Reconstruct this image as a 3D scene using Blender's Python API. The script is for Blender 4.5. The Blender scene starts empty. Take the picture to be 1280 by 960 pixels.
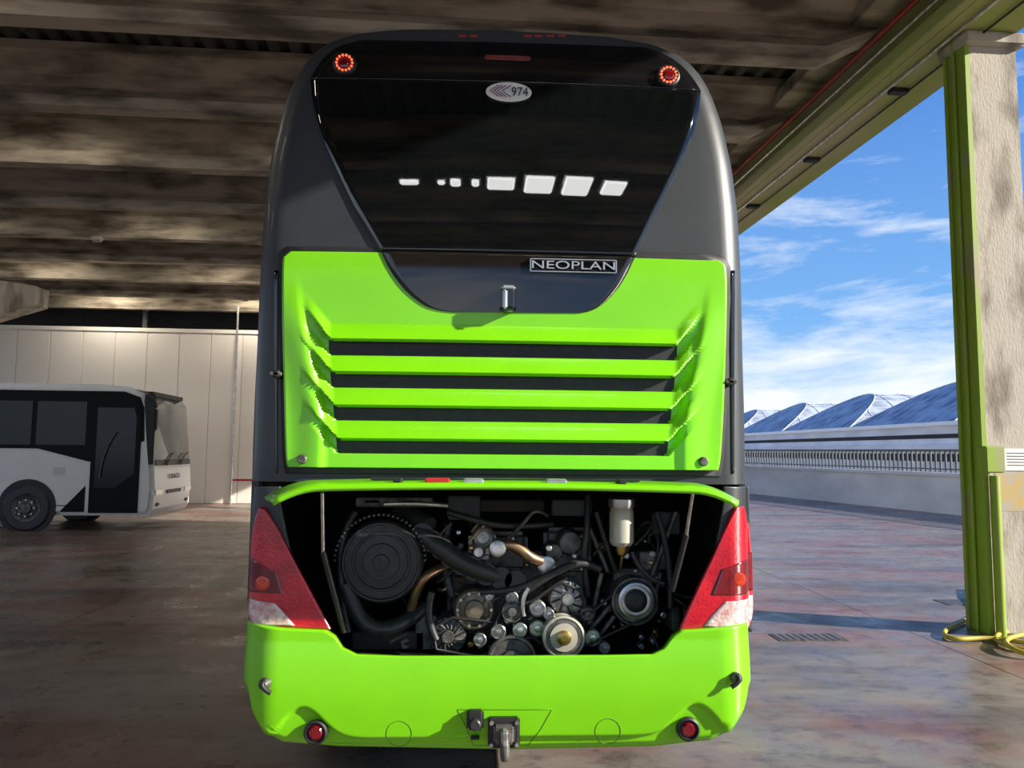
import bpy,bmesh,math,random
from mathutils import Vector,Matrix
random.seed(4)
rad=math.radians
# ---------- surveyed camera pose (metres) ----------
CAM=Vector((-.165,-3.8,1.75))
R=Matrix.Rotation(rad(-3),3,'Z')@Matrix.Rotation(rad(95),3,'X')@Matrix.Rotation(rad(.5),3,'Z')
def ray(px,py): return R@Vector(((px-640)/960,(480-py)/960,-1))
def PY(px,py,Y):
    d=ray(px,py); return CAM+d*((Y-CAM.y)/d.y)
def PZ(px,py,Z):
    d=ray(px,py); return CAM+d*((Z-CAM.z)/d.z)
def lerp(a,b,t): return a+(b-a)*t
def interp(tab,x):
    if x<=tab[0][0]: return tab[0][1]
    for i in range(len(tab)-1):
        if x<=tab[i+1][0]:
            a,b=tab[i],tab[i+1]
            return lerp(a[1],b[1],(x-a[0])/max(1e-9,b[0]-a[0]))
    return tab[-1][1]
def sst(a,b,x):
    t=min(1,max(0,(x-a)/(b-a))); return t*t*(3-2*t)
# ---------- materials ----------
def mat(name,col,rough=.5,metal=0,var=None,scale=5,bump=0,bscale=60,coat=0,spec=.5,stretch=(1,1,1),emis=None,estr=0,ior=None,detail=6,lo=.35,hi=.65):
    m=bpy.data.materials.new(name); m.use_nodes=True
    nt=m.node_tree; N=nt.nodes; b=N['Principled BSDF']
    b.inputs['Base Color'].default_value=(*col,1)
    b.inputs['Roughness'].default_value=rough
    b.inputs['Metallic'].default_value=metal
    b.inputs['Coat Weight'].default_value=coat
    b.inputs['Coat Roughness'].default_value=.05
    b.inputs['Specular IOR Level'].default_value=spec
    if ior: b.inputs['IOR'].default_value=ior
    if emis:
        b.inputs['Emission Color'].default_value=(*emis,1); b.inputs['Emission Strength'].default_value=estr
    tc=N.new('ShaderNodeTexCoord'); mp=N.new('ShaderNodeMapping'); mp.inputs['Scale'].default_value=stretch
    nt.links.new(tc.outputs['Object'],mp.inputs['Vector'])
    if var:
        n=N.new('ShaderNodeTexNoise'); n.inputs['Scale'].default_value=scale; n.inputs['Detail'].default_value=detail
        r=N.new('ShaderNodeValToRGB'); r.color_ramp.elements[0].color=(*var,1); r.color_ramp.elements[1].color=(*col,1)
        r.color_ramp.elements[0].position=lo; r.color_ramp.elements[1].position=hi
        nt.links.new(mp.outputs[0],n.inputs['Vector']); nt.links.new(n.outputs['Fac'],r.inputs[0]); nt.links.new(r.outputs[0],b.inputs['Base Color'])
    if bump:
        n=N.new('ShaderNodeTexNoise'); n.inputs['Scale'].default_value=bscale; n.inputs['Detail'].default_value=4
        bp=N.new('ShaderNodeBump'); bp.inputs['Strength'].default_value=bump; bp.inputs['Distance'].default_value=.01
        nt.links.new(mp.outputs[0],n.inputs['Vector']); nt.links.new(n.outputs['Fac'],bp.inputs['Height']); nt.links.new(bp.outputs[0],b.inputs['Normal'])
    return m
LIME=mat('lime_paint',(.2,.64,.004),.3,var=(.185,.6,.004),scale=3,coat=.25)
GREY=mat('charcoal_paint',(.032,.037,.042),.42,coat=.12,var=(.027,.032,.036),scale=4)
BLACKG=mat('black_gloss_trim',(.006,.006,.007),.12,coat=.6,var=(.004,.004,.005),scale=3)
GLASS=mat('tinted_glass',(.004,.005,.006),.02,ior=1.75,var=(.003,.004,.004),scale=2)
BLACK=mat('black_plastic',(.012,.012,.013),.5,var=(.02,.02,.02),scale=20)
RUBBER=mat('rubber',(.02,.02,.021),.42,var=(.035,.035,.035),scale=30)
BAY=mat('engine_bay_lining',(.008,.008,.008),.8,var=(.015,.014,.012),scale=8)
STEEL=mat('steel',(.72,.71,.69),.28,.85,var=(.42,.41,.39),scale=14)
SILV=mat('silver_lettering',(.55,.56,.57),.3,.6,var=(.45,.46,.47),scale=5)
CAST=mat('cast_metal',(.19,.185,.17),.5,.5,var=(.06,.056,.05),scale=18,bump=.3)
ALU=mat('cast_aluminium',(.55,.54,.51),.42,.7,var=(.28,.27,.25),scale=25,bump=.2)
BRONZE=mat('bronze_pipe',(.42,.27,.16),.35,.8,var=(.3,.16,.09),scale=10)
CREAM=mat('cream_filter',(.62,.6,.5),.35,.2,var=(.5,.47,.38),scale=6)
GOLD=mat('brass_hub',(.6,.4,.12),.3,.9,var=(.45,.3,.1),scale=20)
RED=mat('red_lens',(.72,.006,.02),.1,coat=1,var=(.42,.003,.012),scale=7,bump=.3,bscale=70)
DKRED=mat('dark_red_lens',(.2,.006,.008),.12,coat=.8,var=(.12,.003,.005),scale=20)
CLEAR=mat('clear_lens',(.6,.3,.29),.12,coat=1,var=(.8,.68,.67),scale=30,bump=.4,bscale=90)
ORANGE=mat('amber_lens',(.75,.07,.02),.2,coat=.6,var=(.5,.03,.01),scale=25)
LED=mat('lit_led',(.8,.1,.04),.4,emis=(1,.12,.05),estr=1.6,var=(.7,.08,.03))
WHITEP=mat('white_paint',(.9,.89,.87),.3,coat=.3,var=(.86,.85,.83),scale=2)
STICK=mat('white_sticker',(.75,.75,.73),.5,var=(.7,.7,.68))
BLUE=mat('blue_ink',(.03,.08,.35),.5,var=(.03,.07,.3)); REDI=mat('red_ink',(.5,.015,.015),.5,var=(.4,.015,.015))
MESH=mat('vent_mesh',(.02,.02,.021),.5)
nt=MESH.node_tree; tc=nt.nodes.new('ShaderNodeTexCoord'); v=nt.nodes.new('ShaderNodeTexVoronoi'); v.inputs['Scale'].default_value=110
rr=nt.nodes.new('ShaderNodeValToRGB'); rr.color_ramp.elements[0].color=(.002,.002,.002,1); rr.color_ramp.elements[1].color=(.05,.05,.05,1)
rr.color_ramp.elements[0].position=.35; rr.color_ramp.elements[1].position=.5
nt.links.new(tc.outputs['Object'],v.inputs['Vector']); nt.links.new(v.outputs['Distance'],rr.inputs[0]); nt.links.new(rr.outputs[0],nt.nodes['Principled BSDF'].inputs['Base Color'])
CONC=mat('stained_concrete',(.52,.45,.34),.85,var=(.13,.105,.075),scale=2.2,bump=.5,bscale=22,stretch=(.45,1,1.8),detail=12,lo=.36,hi=.6)
COLC=mat('column_concrete',(.47,.42,.34),.85,var=(.22,.185,.14),scale=1.8,bump=.5,bscale=25,stretch=(2,2,.8),detail=12,lo=.34,hi=.52)
GIRD=mat('green_girder_paint',(.34,.4,.09),.7,var=(.46,.42,.25),scale=1.2,stretch=(1,.3,1.4),bump=.2,lo=.4,hi=.62)
GREEN=mat('green_steel_paint',(.27,.38,.035),.5,var=(.33,.29,.17),scale=3,stretch=(2,2,.5),detail=10,lo=.34,hi=.46)
DECK=mat('corrugated_deck',(.13,.125,.105),.6,.2,var=(.07,.066,.058),scale=2)
PANEL=mat('white_wall_panel',(.8,.76,.69),.6,var=(.75,.71,.64),scale=.5)
DARKW=mat('dark_wall',(.05,.048,.045),.9,var=(.035,.033,.03),scale=1)
PARA=mat('parapet_plaster',(.92,.9,.87),.8,var=(.75,.73,.7),scale=.6,stretch=(1,1,2))
YEL=mat('yellow_hose',(.55,.45,.05),.5,var=(.45,.35,.05)); REDP=mat('red_pipe_paint',(.35,.03,.02),.5,var=(.25,.03,.02))
# ---------- mesh helpers ----------
def link(o,parent=None):
    bpy.context.scene.collection.objects.link(o)
    if parent: o.parent=parent
    return o
def mesh(name,vs,fs,m,parent=None,smooth=False,mats=None,mi=None):
    me=bpy.data.meshes.new(name); me.from_pydata([tuple(v) for v in vs],[],fs); me.update()
    for x in (mats or [m]): me.materials.append(x)
    if mi:
        for p,i in zip(me.polygons,mi): p.material_index=i
    if smooth:
        for p in me.polygons: p.use_smooth=True
    return link(bpy.data.objects.new(name,me),parent)
def empty(name,loc=(0,0,0)):
    o=bpy.data.objects.new(name,None); o.location=loc; o.empty_display_size=.3; return link(o)
def fixn(o):
    bm=bmesh.new(); bm.from_mesh(o.data); bmesh.ops.recalc_face_normals(bm,faces=bm.faces); bm.to_mesh(o.data); bm.free()
def box(name,a,b,m,parent=None,bev=0,rot=None,piv=None):
    a,b=Vector(a),Vector(b); c=(a+b)/2
    bm=bmesh.new(); bmesh.ops.create_cube(bm,size=1)
    for v in bm.verts: v.co=Vector((v.co.x*abs(b.x-a.x),v.co.y*abs(b.y-a.y),v.co.z*abs(b.z-a.z)))
    if bev: bmesh.ops.bevel(bm,geom=bm.edges[:],offset=bev,segments=3,affect='EDGES')
    if rot: bmesh.ops.rotate(bm,verts=bm.verts,matrix=rot)
    for v in bm.verts: v.co+=c
    me=bpy.data.meshes.new(name); bm.to_mesh(me); bm.free(); me.materials.append(m)
    return link(bpy.data.objects.new(name,me),parent)
def lathe(name,prof,c,axis,m,parent=None,n=40):
    axis=Vector(axis).normalized(); q=Vector((0,0,1)).rotation_difference(axis)
    vs=[];fs=[]
    for r,h in prof:
        for i in range(n):
            a=2*math.pi*i/n; vs.append(Vector(c)+q@Vector((r*math.cos(a),r*math.sin(a),h)))
    for k in range(len(prof)-1):
        for i in range(n):
            j=(i+1)%n; fs.append((k*n+i,k*n+j,(k+1)*n+j,(k+1)*n+i))
    fs.append(tuple(range(n))[::-1]); fs.append(tuple((len(prof)-1)*n+i for i in range(n)))
    o=mesh(name,vs,fs,m,parent); fixn(o)
    for p in o.data.polygons: p.use_smooth=len(p.vertices)==4
    md=o.modifiers.new('es','EDGE_SPLIT'); md.split_angle=rad(35)
    return o
def tube(name,pts,r,m,parent=None,cyc=False,kind='NURBS',res=8):
    cu=bpy.data.curves.new(name,'CURVE'); cu.dimensions='3D'; cu.bevel_depth=r; cu.bevel_resolution=3; cu.use_fill_caps=True; cu.resolution_u=res
    s=cu.splines.new(kind); s.points.add(len(pts)-1)
    for p,c in zip(s.points,pts): p.co=(*c,1)
    if kind=='NURBS': s.order_u=3; s.use_endpoint_u=True
    s.use_cyclic_u=cyc
    cu.materials.append(m)
    return link(bpy.data.objects.new(name,cu),parent)
def disc_y(name,px,py,Y,rpx,prof,m,parent,n=40):
    c=PY(px,py,Y); k=rpx/960*(Y-CAM.y)
    return lathe(name,[(f*k,h) for f,h in prof],c,(0,-1,0),m,parent,n)
def solid(o,t,off=1):
    md=o.modifiers.new('s','SOLIDIFY'); md.thickness=t; md.offset=off; return o
def text(name,s,loc,size,m,parent,ext=.002,rot=(90,0,0)):
    cu=bpy.data.curves.new(name,'FONT'); cu.body=s; cu.size=size; cu.extrude=ext; cu.align_x='CENTER'; cu.align_y='CENTER'; cu.materials.append(m)
    o=bpy.data.objects.new(name,cu); o.location=loc; o.rotation_euler=[rad(a) for a in rot]; return link(o,parent)
# =====================================================  COACH
coach=empty('coach_bus')
RC=.15; ZS=3.78; ZTC=4.14
def g(z):
    y=.06
    if z>2.6: y+=.12*((min(z,ZS+.2)-2.6)/1.15)**1.5
    if z>ZS:
        t=min(1,(z-ZS)/(ZTC-ZS)); y+=.12*(1-math.sqrt(max(0,1-t*t*.97)))
    return y
Lp=[(314,660),(316,560),(318,500),(322,430),(326,330),(330,260),(338,200),(350,150),(364,110),(382,78),(405,57),(440,46),(500,40)]
Rp=[(938,660),(937,570),(936,520),(934,430),(931,330),(926,260),(918,200),(906,150),(892,114),(874,86),(850,66),(815,54),(755,46)]
def sil(px,py,f):
    z=2
    for _ in range(6): p=PY(px,py,g(z)+RC*f); z=p.z
    return p
FR=[.8]*9+[.75,.6,.35,.15]
tl=sorted((sil(*p,f).z,-sil(*p,f).x) for p,f in zip(Lp,FR)); tr=sorted((sil(*p,f).z,sil(*p,f).x) for p,f in zip(Rp,FR))
ZT=min(tl[-1][0],tr[-1][0])
def Wz(z): return .5*(interp(tl,z)+interp(tr,z))
def surf(x,z):
    W=Wz(z); ax=abs(x); y=g(z)+.03*(x/1.2)**2
    if ax>W-RC:
        q=min(RC,ax-(W-RC)); y+=RC-math.sqrt(max(0,RC*RC-q*q))
    return y
def PS(px,py,off=0):
    y=.1
    for _ in range(6):
        p=PY(px,py,y); y=surf(p.x,p.z)-off
    return PY(px,py,y)
Z0=PY(632,604,.06).z
rows=[lerp(Z0,ZS-.2,i/40) for i in range(40)]+[lerp(ZS-.2,ZT,math.sin(math.pi/2*i/34)) for i in range(35)]
LEN=12.6
vs=[];fs=[];NC=None
for z in rows:
    W=Wz(z); row=[(-W,LEN,z),(-W,4,z)]
    arc=[(W-RC)+RC*math.sin(a*math.pi/2/8) for a in range(8,0,-1)]
    xs=[-a for a in arc]+[lerp(-(W-RC),W-RC,i/30) for i in range(31)]+arc[::-1]
    for x in xs:
        k=sst(ZT-.05,ZT,z)
        row.append((x,surf(x,z),z+k*.015*(1-(x/W)**2)))
    row+= [(W,4,z),(W,LEN,z)]
    NC=len(row); vs+=row
for r in range(len(rows)-1):
    for c in range(NC-1): fs.append((r*NC+c,r*NC+c+1,(r+1)*NC+c+1,(r+1)*NC+c))
top=(len(rows)-1)*NC; base=len(vs)
for c in range(NC):
    x,y,z=vs[top+c]; vs.append((x*.98,.75 if c not in(0,NC-1) else LEN,z+.01))
for c in range(NC):
    x,y,z=vs[top+c]; vs.append((x*.98,LEN,z+.01))
for c in range(NC-1):
    fs.append((top+c,top+c+1,base+c+1,base+c)); fs.append((base+c,base+c+1,base+NC+c+1,base+NC+c))
fs.append(tuple([r*NC for r in range(len(rows))]+[r*NC+NC-1 for r in range(len(rows)-1,-1,-1)]))
mesh('body_shell',vs,fs,GREY,coach,True)
for s in (-1,1):
    W=Wz(1.3)
    for n,(y0,y1) in enumerate([(.9,2.0),(3.1,3.4),(4.5,9.4),(10.5,12.6)]):
        box('side_skirt',(s*(W-.05),y0,.34),(s*W,y1,1.0),LIME,coach,.01)
    box('side_panel',(s*(W-.05),.2,.98),(s*W,LEN,Z0+.02),GREY,coach,.01)
    box('side_window_band',(s*(W-.03),.9,2.45),(s*(W+.004),12.2,3.3),GLASS,coach)
    for yw in (2.55,3.95,9.95):
        lathe('wheel_tyre',[(.3,-.14),(.46,-.14),(.5,-.1),(.5,.1),(.46,.14),(.3,.14),(.27,.08)],(s*(W-.16),yw,.5),(s,0,0),RUBBER,coach)
        lathe('wheel_rim',[(.28,0),(.28,.06),(.2,.05),(.12,.12),(.08,.13)],(s*(W-.14),yw,.5),(s,0,0),STEEL,coach)
box('underfloor',(-1.15,.9,.38),(1.15,12.5,.6),BLACK,coach)
def cat(P,t):
    n=len(P)-1; f=t*n; i=min(int(f),n-1); u=f-i
    p0=P[max(i-1,0)];p1=P[i];p2=P[i+1];p3=P[min(i+2,n)]
    return tuple(.5*((2*p1[k])+(-p0[k]+p2[k])*u+(2*p0[k]-5*p1[k]+4*p2[k]-p3[k])*u*u+(-p0[k]+3*p1[k]-3*p2[k]+p3[k])*u**3) for k in (0,1))
def panel(name,L,Rr,m,off,thick=.02,nr=30,nc=30,fn=None,mats=None,mfn=None,zlist=None):
    vs=[];fs=[];mi=[]
    if zlist:
        la=[PS(*cat(L,i/200),off) for i in range(201)]; ra=[PS(*cat(Rr,i/200),off) for i in range(201)]
        lt=sorted((p.z,p.x) for p in la); rt=sorted((p.z,p.x) for p in ra)
        nr=len(zlist)-1
    for r in range(nr+1):
        if zlist:
            z=zlist[r]; hw=.5*(interp(rt,z)-interp(lt,z)); cx_=.5*(interp(rt,z)+interp(lt,z)); a=Vector((cx_-hw,0,z)); b=Vector((cx_+hw,0,z))
        else:
            a=PS(*cat(L,r/nr),off); b=PS(*cat(Rr,r/nr),off)
        for c in range(nc+1):
            x=lerp(a.x,b.x,c/nc); z=lerp(a.z,b.z,c/nc); y=surf(x,z)-off
            if fn: y-=fn(x,z)
            vs.append((x,y,z))
    for r in range(nr):
        for c in range(nc):
            i=r*(nc+1)+c; fs.append((i,i+nc+1,i+nc+2,i+1))
            if mfn:
                q=[vs[k] for k in fs[-1]]; mi.append(mfn(sum(v[0] for v in q)/4,sum(v[2] for v in q)/4))
    o=mesh(name,vs,fs,m,coach,True,mats,mi if mfn else None)
    if thick: solid(o,thick,-1)
    return o
panel('upper_black_band',[(452,50),(425,58),(406,71),(395,86),(388,98)],[(806,59),(833,69),(853,83),(867,99),(876,113)],BLACKG,.006,.01)
panel('rear_window',[(388,98),(392,130),(405,175),(425,220),(447,265),(474,313)],[(876,113),(872,145),(860,185),(842,225),(820,268),(795,320)],GLASS,.014,.02,40,40)
strips=[(437,217,9.8),(477,214,9.8),(518,210,9.5),(559,206,9.5)]
SZ=[]
for py,hl,hh in strips:
    c=PS(632,py,.04); e=PS(632+hl,py,.04); e2=PS(632-hl,py,.04); t=PS(632,py-hh,.04)
    SZ.append((c.z,(e.x-e2.x)/2,t.z-c.z))
spc=(SZ[0][0]-SZ[3][0])/3
def patt(x,z):
    ax=abs(x)
    tabx=sorted((s[0],s[1]) for s in SZ)
    xe=interp(tabx,z); ex=max(0,ax-xe); zz=z-1.25*ex
    return ax,xe,ex,zz
ZLT=PS(500,316,.04).z; ZLB=PS(632,586,.04).z
def lidd(x,z):
    ax,xe,ex,zz=patt(x,z); amp=1-sst(0,.16,ex); d=0
    for i,(cz,hl,hh) in enumerate(SZ):
        q=zz-cz
        if abs(q)<hh: d=-.035*amp*(1 if ex==0 else amp)
        elif hh<=q<spc-hh:
            f=1-(q-hh)/(spc-2*hh); d=max(d,.034*amp*f**1.3) if d>=0 else d
    xw=lerp(.90,1.06,sst(1.75,2.75,z))
    d+=.02*sst(xw-.03,xw+.01,ax)*(1-sst(xw+.01,xw+.16,ax))*(1-sst(ZLT-.45,ZLT-.1,z))
    return d
def lidm(x,z):
    ax,xe,ex,zz=patt(x,z)
    for cz,hl,hh in SZ:
        if abs(z-cz)<hh and ax<hl-(abs(z-cz)/hh)**2*.02: return 1
    return 0
zl=[lerp(ZLT,ZLB,i/230) for i in range(231)]
for cz,hl,hh in SZ:
    for e in (cz+hh,cz-hh): zl+=[e-.0008,e+.0008]
zl=sorted(zl,reverse=True)
panel('vented_engine_lid',[(366,313),(357,319),(353,330),(353,400),(355,500),(357,570),(361,586)],[(891,322),(902,328),(908,340),(908,400),(905,500),(901,570),(897,590)],LIME,.04,.03,280,200,lidd,[LIME,MESH],lidm,zl)
panel('lid_gap_seal',[(358,308),(350,316),(348,334),(349,400),(351,500),(353,570),(357,592)],[(897,318),(910,327),(914,346),(912,400),(909,500),(905,570),(901,596)],BLACK,.006,.01,40,20)
for x0,x1 in ((343,347),(914,919)):
    panel('corner_gloss_strip',[(x0,338),(x0,400),(x0+1,500),(x0+2,592)],[(x1,338),(x1,400),(x1-1,500),(x1-1,592)],BLACKG,.008,.012,20,3)
TRIM=mat('piano_black_trim',(.008,.007,.006),.07,ior=1.6,coat=.3,var=(.014,.011,.009),scale=3,stretch=(.4,1,3))
panel('lower_black_trim',[(476,314),(488,338),(506,362),(528,380),(546,387),(566,390)],[(794,321),(784,342),(772,361),(757,377),(742,387),(724,391)],TRIM,.046,.03,30,30)
for px,py in ((431,80),(835,95)):
    p=PS(px,py,.02)
    lathe('round_lamp_bezel',[(.064,-.04),(.064,.008),(.055,.014),(.05,.004)],p,(0,-1,.15),BLACK,coach)
    for i in range(14):
        a=2*math.pi*i/14; lathe('lamp_led',[(.0065,0),(.0065,.006),(.003,.008)],(p.x+.042*math.cos(a),p.y-.012,p.z+.042*math.sin(a)),(0,-1,.1),LED,coach,10)
    lathe('lamp_core',[(.03,0),(.03,.01),(.018,.016)],(p.x,p.y-.005,p.z),(0,-1,.1),DKRED,coach)
a=PS(605,68,.02);b=PS(664,75,.02); box('third_brake_lamp',(a.x,a.y-.006,b.z),(b.x,a.y+.04,a.z),DKRED,coach,.008)
p=PS(636,115,.026)
o=lathe('oval_sticker',[(.122,-.004),(.122,.001)],(0,0,0),(0,-1,0),STICK,coach,60); o.scale=(1,1,.46); o.location=p; o.rotation_euler=(rad(-5),0,0)
text('sticker_number','974',(p.x+.058,p.y-.012,p.z-.004),.072,BLACK,coach,.001,(85,0,0)).scale=(.85,1,1)
for k,(mm,dx) in enumerate(((REDI,-.085),(BLUE,-.065),(REDI,-.045),(BLUE,-.02))):
    pts=[(p.x+dx+.03,p.y-.01,p.z+.032),(p.x+dx-.015,p.y-.012,p.z),(p.x+dx+.03,p.y-.014,p.z-.032)]
    tube('sticker_chevron',pts,.0028,mm,coach,kind='POLY')
p=PS(717,332,.046+.02); w=.218
text('nameplate_letters','NEOPLAN',(p.x,p.y+.002,p.z),.075,SILV,coach,.004).scale=(1.28,.78,1)
for sz in(-1,1): box('nameplate_rail',(p.x-w,p.y,p.z+sz*.032-.002),(p.x+w,p.y+.04,p.z+sz*.032+.002),SILV,coach)
for sx in(-1,1): box('nameplate_end',(p.x+sx*w-.003,p.y,p.z-.032),(p.x+sx*w+.003,p.y+.04,p.z+.032),SILV,coach)
p=PS(635,376,.05)
box('lid_handle_housing',(p.x-.042,p.y-.07,p.z-.06),(p.x+.042,p.y+.03,p.z+.065),BLACKG,coach,.02)
box('lid_handle_front',(p.x-.03,p.y-.082,p.z-.055),(p.x-.005,p.y-.062,p.z+.045),SILV,coach,.009)
box('lid_handle_cap',(p.x-.036,p.y-.078,p.z+.04),(p.x+.036,p.y-.03,p.z+.065),SILV,coach,.01)
for px,py in ((347,468),(911,478)):
    p=PS(px,py,.01); lathe('side_latch',[(.022,-.02),(.022,.03),(.012,.04)],p,(0,-1,0),BLACK,coach,20)
    box('latch_tab',(p.x-.03,p.y-.04,p.z-.01),(p.x+.03,p.y-.015,p.z+.01),CAST,coach,.005)
for px,py in ((378,574),(879,577)):
    p=PS(px,py,.05); lathe('lid_lock',[(.024,-.02),(.024,.012),(.018,.018)],p,(0,-1,0),CAST,coach,20)
# raised hatch flap
zh=PY(632,600,.03).z; n1=60;n2=12
vs=[];fs=[]
for j in range(n2+1):
    v=j/n2; hw=lerp(1.16,1.0,v**1.2)
    for i in range(n1+1):
        u=-1+2*i/n1; x=u*hw
        droop=.075*max(0,(abs(u)-.8)/.2)**2+.024*u*u
        z=zh-.002*v-droop*(1-.25*v)
        vs.append((x,.03-.5*v,z+(-.012*((v-.85)/.15)**2 if v>.85 else 0)))
for j in range(n2):
    for i in range(n1):
        k=j*(n1+1)+i; fs.append((k,k+n1+1,k+n1+2,k+1))
o=mesh('raised_hatch_flap',vs,fs,LIME,coach,True); fixn(o); solid(o,.02,0)
for px,mm,wd in ((548,REDI,.055),(592,STEEL,.045),(693,STEEL,.045),(500,BLACK,.02),(772,BLACK,.02)):
    c=PY(px,600,-.3)
    box('flap_lamp' if mm==STEEL else 'flap_reflector',(c.x-wd,-.42,zh-.0),(c.x+wd,-.34,zh+.022),mm,coach,.006)
box('flap_plate_recess',(-.62,-.25,zh+.005),(.62,-.2,zh+.016),BLACK,coach,.003)
LL=[(324,634),(316,660),(312,700),(310,740),(310,768),(313,780)]; LR=[(330,636),(347,662),(368,702),(388,740),(404,770),(413,787)]
RL=[(922,634),(908,660),(892,695),(873,735),(858,768),(849,789)]; RR=[(930,633),(936,655),(940,700),(941,740),(941,765),(938,781)]
panel('tail_lamp_left',LL,LR,RED,.035,.03); panel('tail_lamp_right',RL,RR,RED,.035,.03)
panel('tail_lamp_clear_left',[(311,748),(310,766),(314,779)],[(343,754),(356,768),(368,782)],CLEAR,.040,.01,12,12)
panel('tail_lamp_clear_right',[(907,752),(892,768),(880,783)],[(941,744),(941,764),(938,780)],CLEAR,.040,.01,12,12)
panel('tail_lamp_dark_left',[(312,696),(310,738)],[(346,716),(354,742)],DKRED,.038,.01,12,12)
panel('tail_lamp_dark_right',[(902,712),(889,744)],[(940,690),(941,738)],DKRED,.038,.01,12,12)
for px,py in ((328,729),(924,724)):
    p=PS(px,py,.042); lathe('tail_lamp_reflector',[(.034,-.01),(.034,.003),(.024,.006)],p,(0,-1,0),ORANGE,coach,30)
panel('corner_left',[(318,608),(314,640),(311,700),(310,790)],[(350,608),(352,640),(370,710),(410,790)],GREY,.005,.03)
panel('corner_right',[(905,608),(903,640),(888,710),(852,790)],[(936,608),(937,640),(939,700),(940,790)],GREY,.005,.03)
zb=PY(632,835,.1).z; zt=Z0+.01
vs=[(-1.2,.12,zb),(1.2,.12,zb),(1.2,.12,zt),(-1.2,.12,zt),(-1.2,1.5,zb),(1.2,1.5,zb),(1.2,1.5,zt),(-1.2,1.5,zt)]
mesh('engine_bay',vs,[(0,1,5,4),(1,2,6,5),(2,3,7,6),(3,0,4,7),(4,5,6,7)],BAY,coach)
# bumper
Wb=(PY(940,800,.14).x-PY(308,800,.14).x)/2
tt=sorted((PY(x,y,0).x,PY(x,y,0).z) for x,y in [(308,783),(360,787),(406,789),(418,797),(428,810),(445,818),(500,820),(640,820),(760,819),(815,818),(830,811),(842,796),(853,789),(900,786),(940,783)])
tb=sorted((PY(x,y,0).x,PY(x,y,0).z) for x,y in [(306,868),(312,896),(328,920),(350,932),(420,938),(640,942),(820,938),(892,930),(915,918),(934,895),(942,868)])
rb=.2; path=[(-Wb,1.0),(-Wb,.6)]
path+=[(-(Wb-rb)-rb*math.cos(a*math.pi/2/12),rb-rb*math.sin(a*math.pi/2/12)) for a in range(0,12)]
path+=[(lerp(-(Wb-rb),Wb-rb,i/220),0) for i in range(221)]
path+=[((Wb-rb)+rb*math.sin(a*math.pi/2/12),rb-rb*math.cos(a*math.pi/2/12)) for a in range(1,13)]+[(Wb,.6),(Wb,1.0)]
def bout(x,z,zb_):
    ax=abs(x)
    zc=.385+.15*math.exp(-((ax-.94)/.13)**2)-.05*sst(1.0,1.2,ax)
    out=-.022*math.sin(min(1,max(0,(z-.34)/.5))*math.pi)
    out+=.024*sst(zc+.012,zc-.012,z)
    out+=.03*(1-sst(0,.04,z-zb_))
    return out
vs=[];fs=[];nb=64
for x,y in path:
    zt_,zb_=interp(tt,x),interp(tb,x)
    for j in range(nb+1):
        z=lerp(zt_,zb_,j/nb); vs.append((x,y+(bout(x,z,zb_) if y<.3 else 0),z))
for i in range(len(path)-1):
    for j in range(nb):
        k=i*(nb+1)+j; fs.append((k,k+1,k+nb+2,k+nb+1))
o=mesh('rear_bumper',vs,fs,LIME,coach,True); fixn(o); solid(o,.05,-1)
for px,py in ((395,915),(860,911)):
    p=PY(px,py,-.0); lathe('fog_lamp_bezel',[(.056,-.05),(.056,.012),(.047,.018),(.043,.004)],p,(0,-1,0),BLACK,coach)
    lathe('fog_lamp_lens',[(.036,-.02),(.036,.008),(.026,.018)],p,(0,-1,0),DKRED,coach)
DL=mat('seam_shade',(.09,.25,.004),.6,var=(.08,.22,.004))
def PB(px,py):
    y=0
    for _ in range(4): p=PY(px,py,y); y=bout(p.x,p.z,interp(tb,p.x))-.0005
    return PY(px,py,y)
def seamline(pts,r=.0014):
    q=[]
    for i in range(len(pts)):
        a,b=pts[i],pts[(i+1)%len(pts)]
        for t in range(8): q.append(PB(lerp(a[0],b[0],t/8),lerp(a[1],b[1],t/8)))
    tube('cover_seam',q,r,DL,coach,True,'POLY')
for cx_,cy_ in ((499,917),(760,914)): seamline([(cx_+16*math.cos(a*math.pi/8),cy_+16*math.sin(a*math.pi/8)) for a in range(16)])
seamline([(572,887),(690,887),(676,912),(660,932),(592,932),(584,912)],.0018)
p=PY(594,899,-.03)
box('trailer_socket',(p.x-.04,-.06,p.z-.045),(p.x+.04,.02,p.z+.045),BLACK,coach,.012)
lathe('socket_cap',[(.026,0),(.026,.03),(.02,.035)],(p.x,-.055,p.z-.01),(0,-1,0),RUBBER,coach)
p=PY(594,922,-.02); box('socket_latch',(p.x-.02,-.03,p.z-.008),(p.x+.02,.02,p.z+.008),BLACK,coach,.003)
p=PY(630,917,-.05)
box('hitch_plate',(p.x-.075,-.05,p.z-.07),(p.x+.075,.0,p.z+.07),BLACK,coach,.01)
box('hitch_block',(p.x-.05,-.075,p.z-.045),(p.x+.05,-.04,p.z+.045),CAST,coach,.012)
box('hitch_pin_arm',(p.x-.016,-.13,p.z-.05),(p.x+.02,-.07,p.z+.035),ALU,coach,.01)
lathe('hitch_pin',[(.018,0),(.022,.015),(.022,.07),(.014,.085)],(p.x+.002,-.11,p.z-.10),(0,0,1),CAST,coach,24)
for dx in(-.06,.06):
    for dz in(-.05,.05): lathe('hitch_bolt',[(.01,0),(.01,.012)],(p.x+dx,-.05,p.z+dz),(0,-1,0),STEEL,coach,6)
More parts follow.
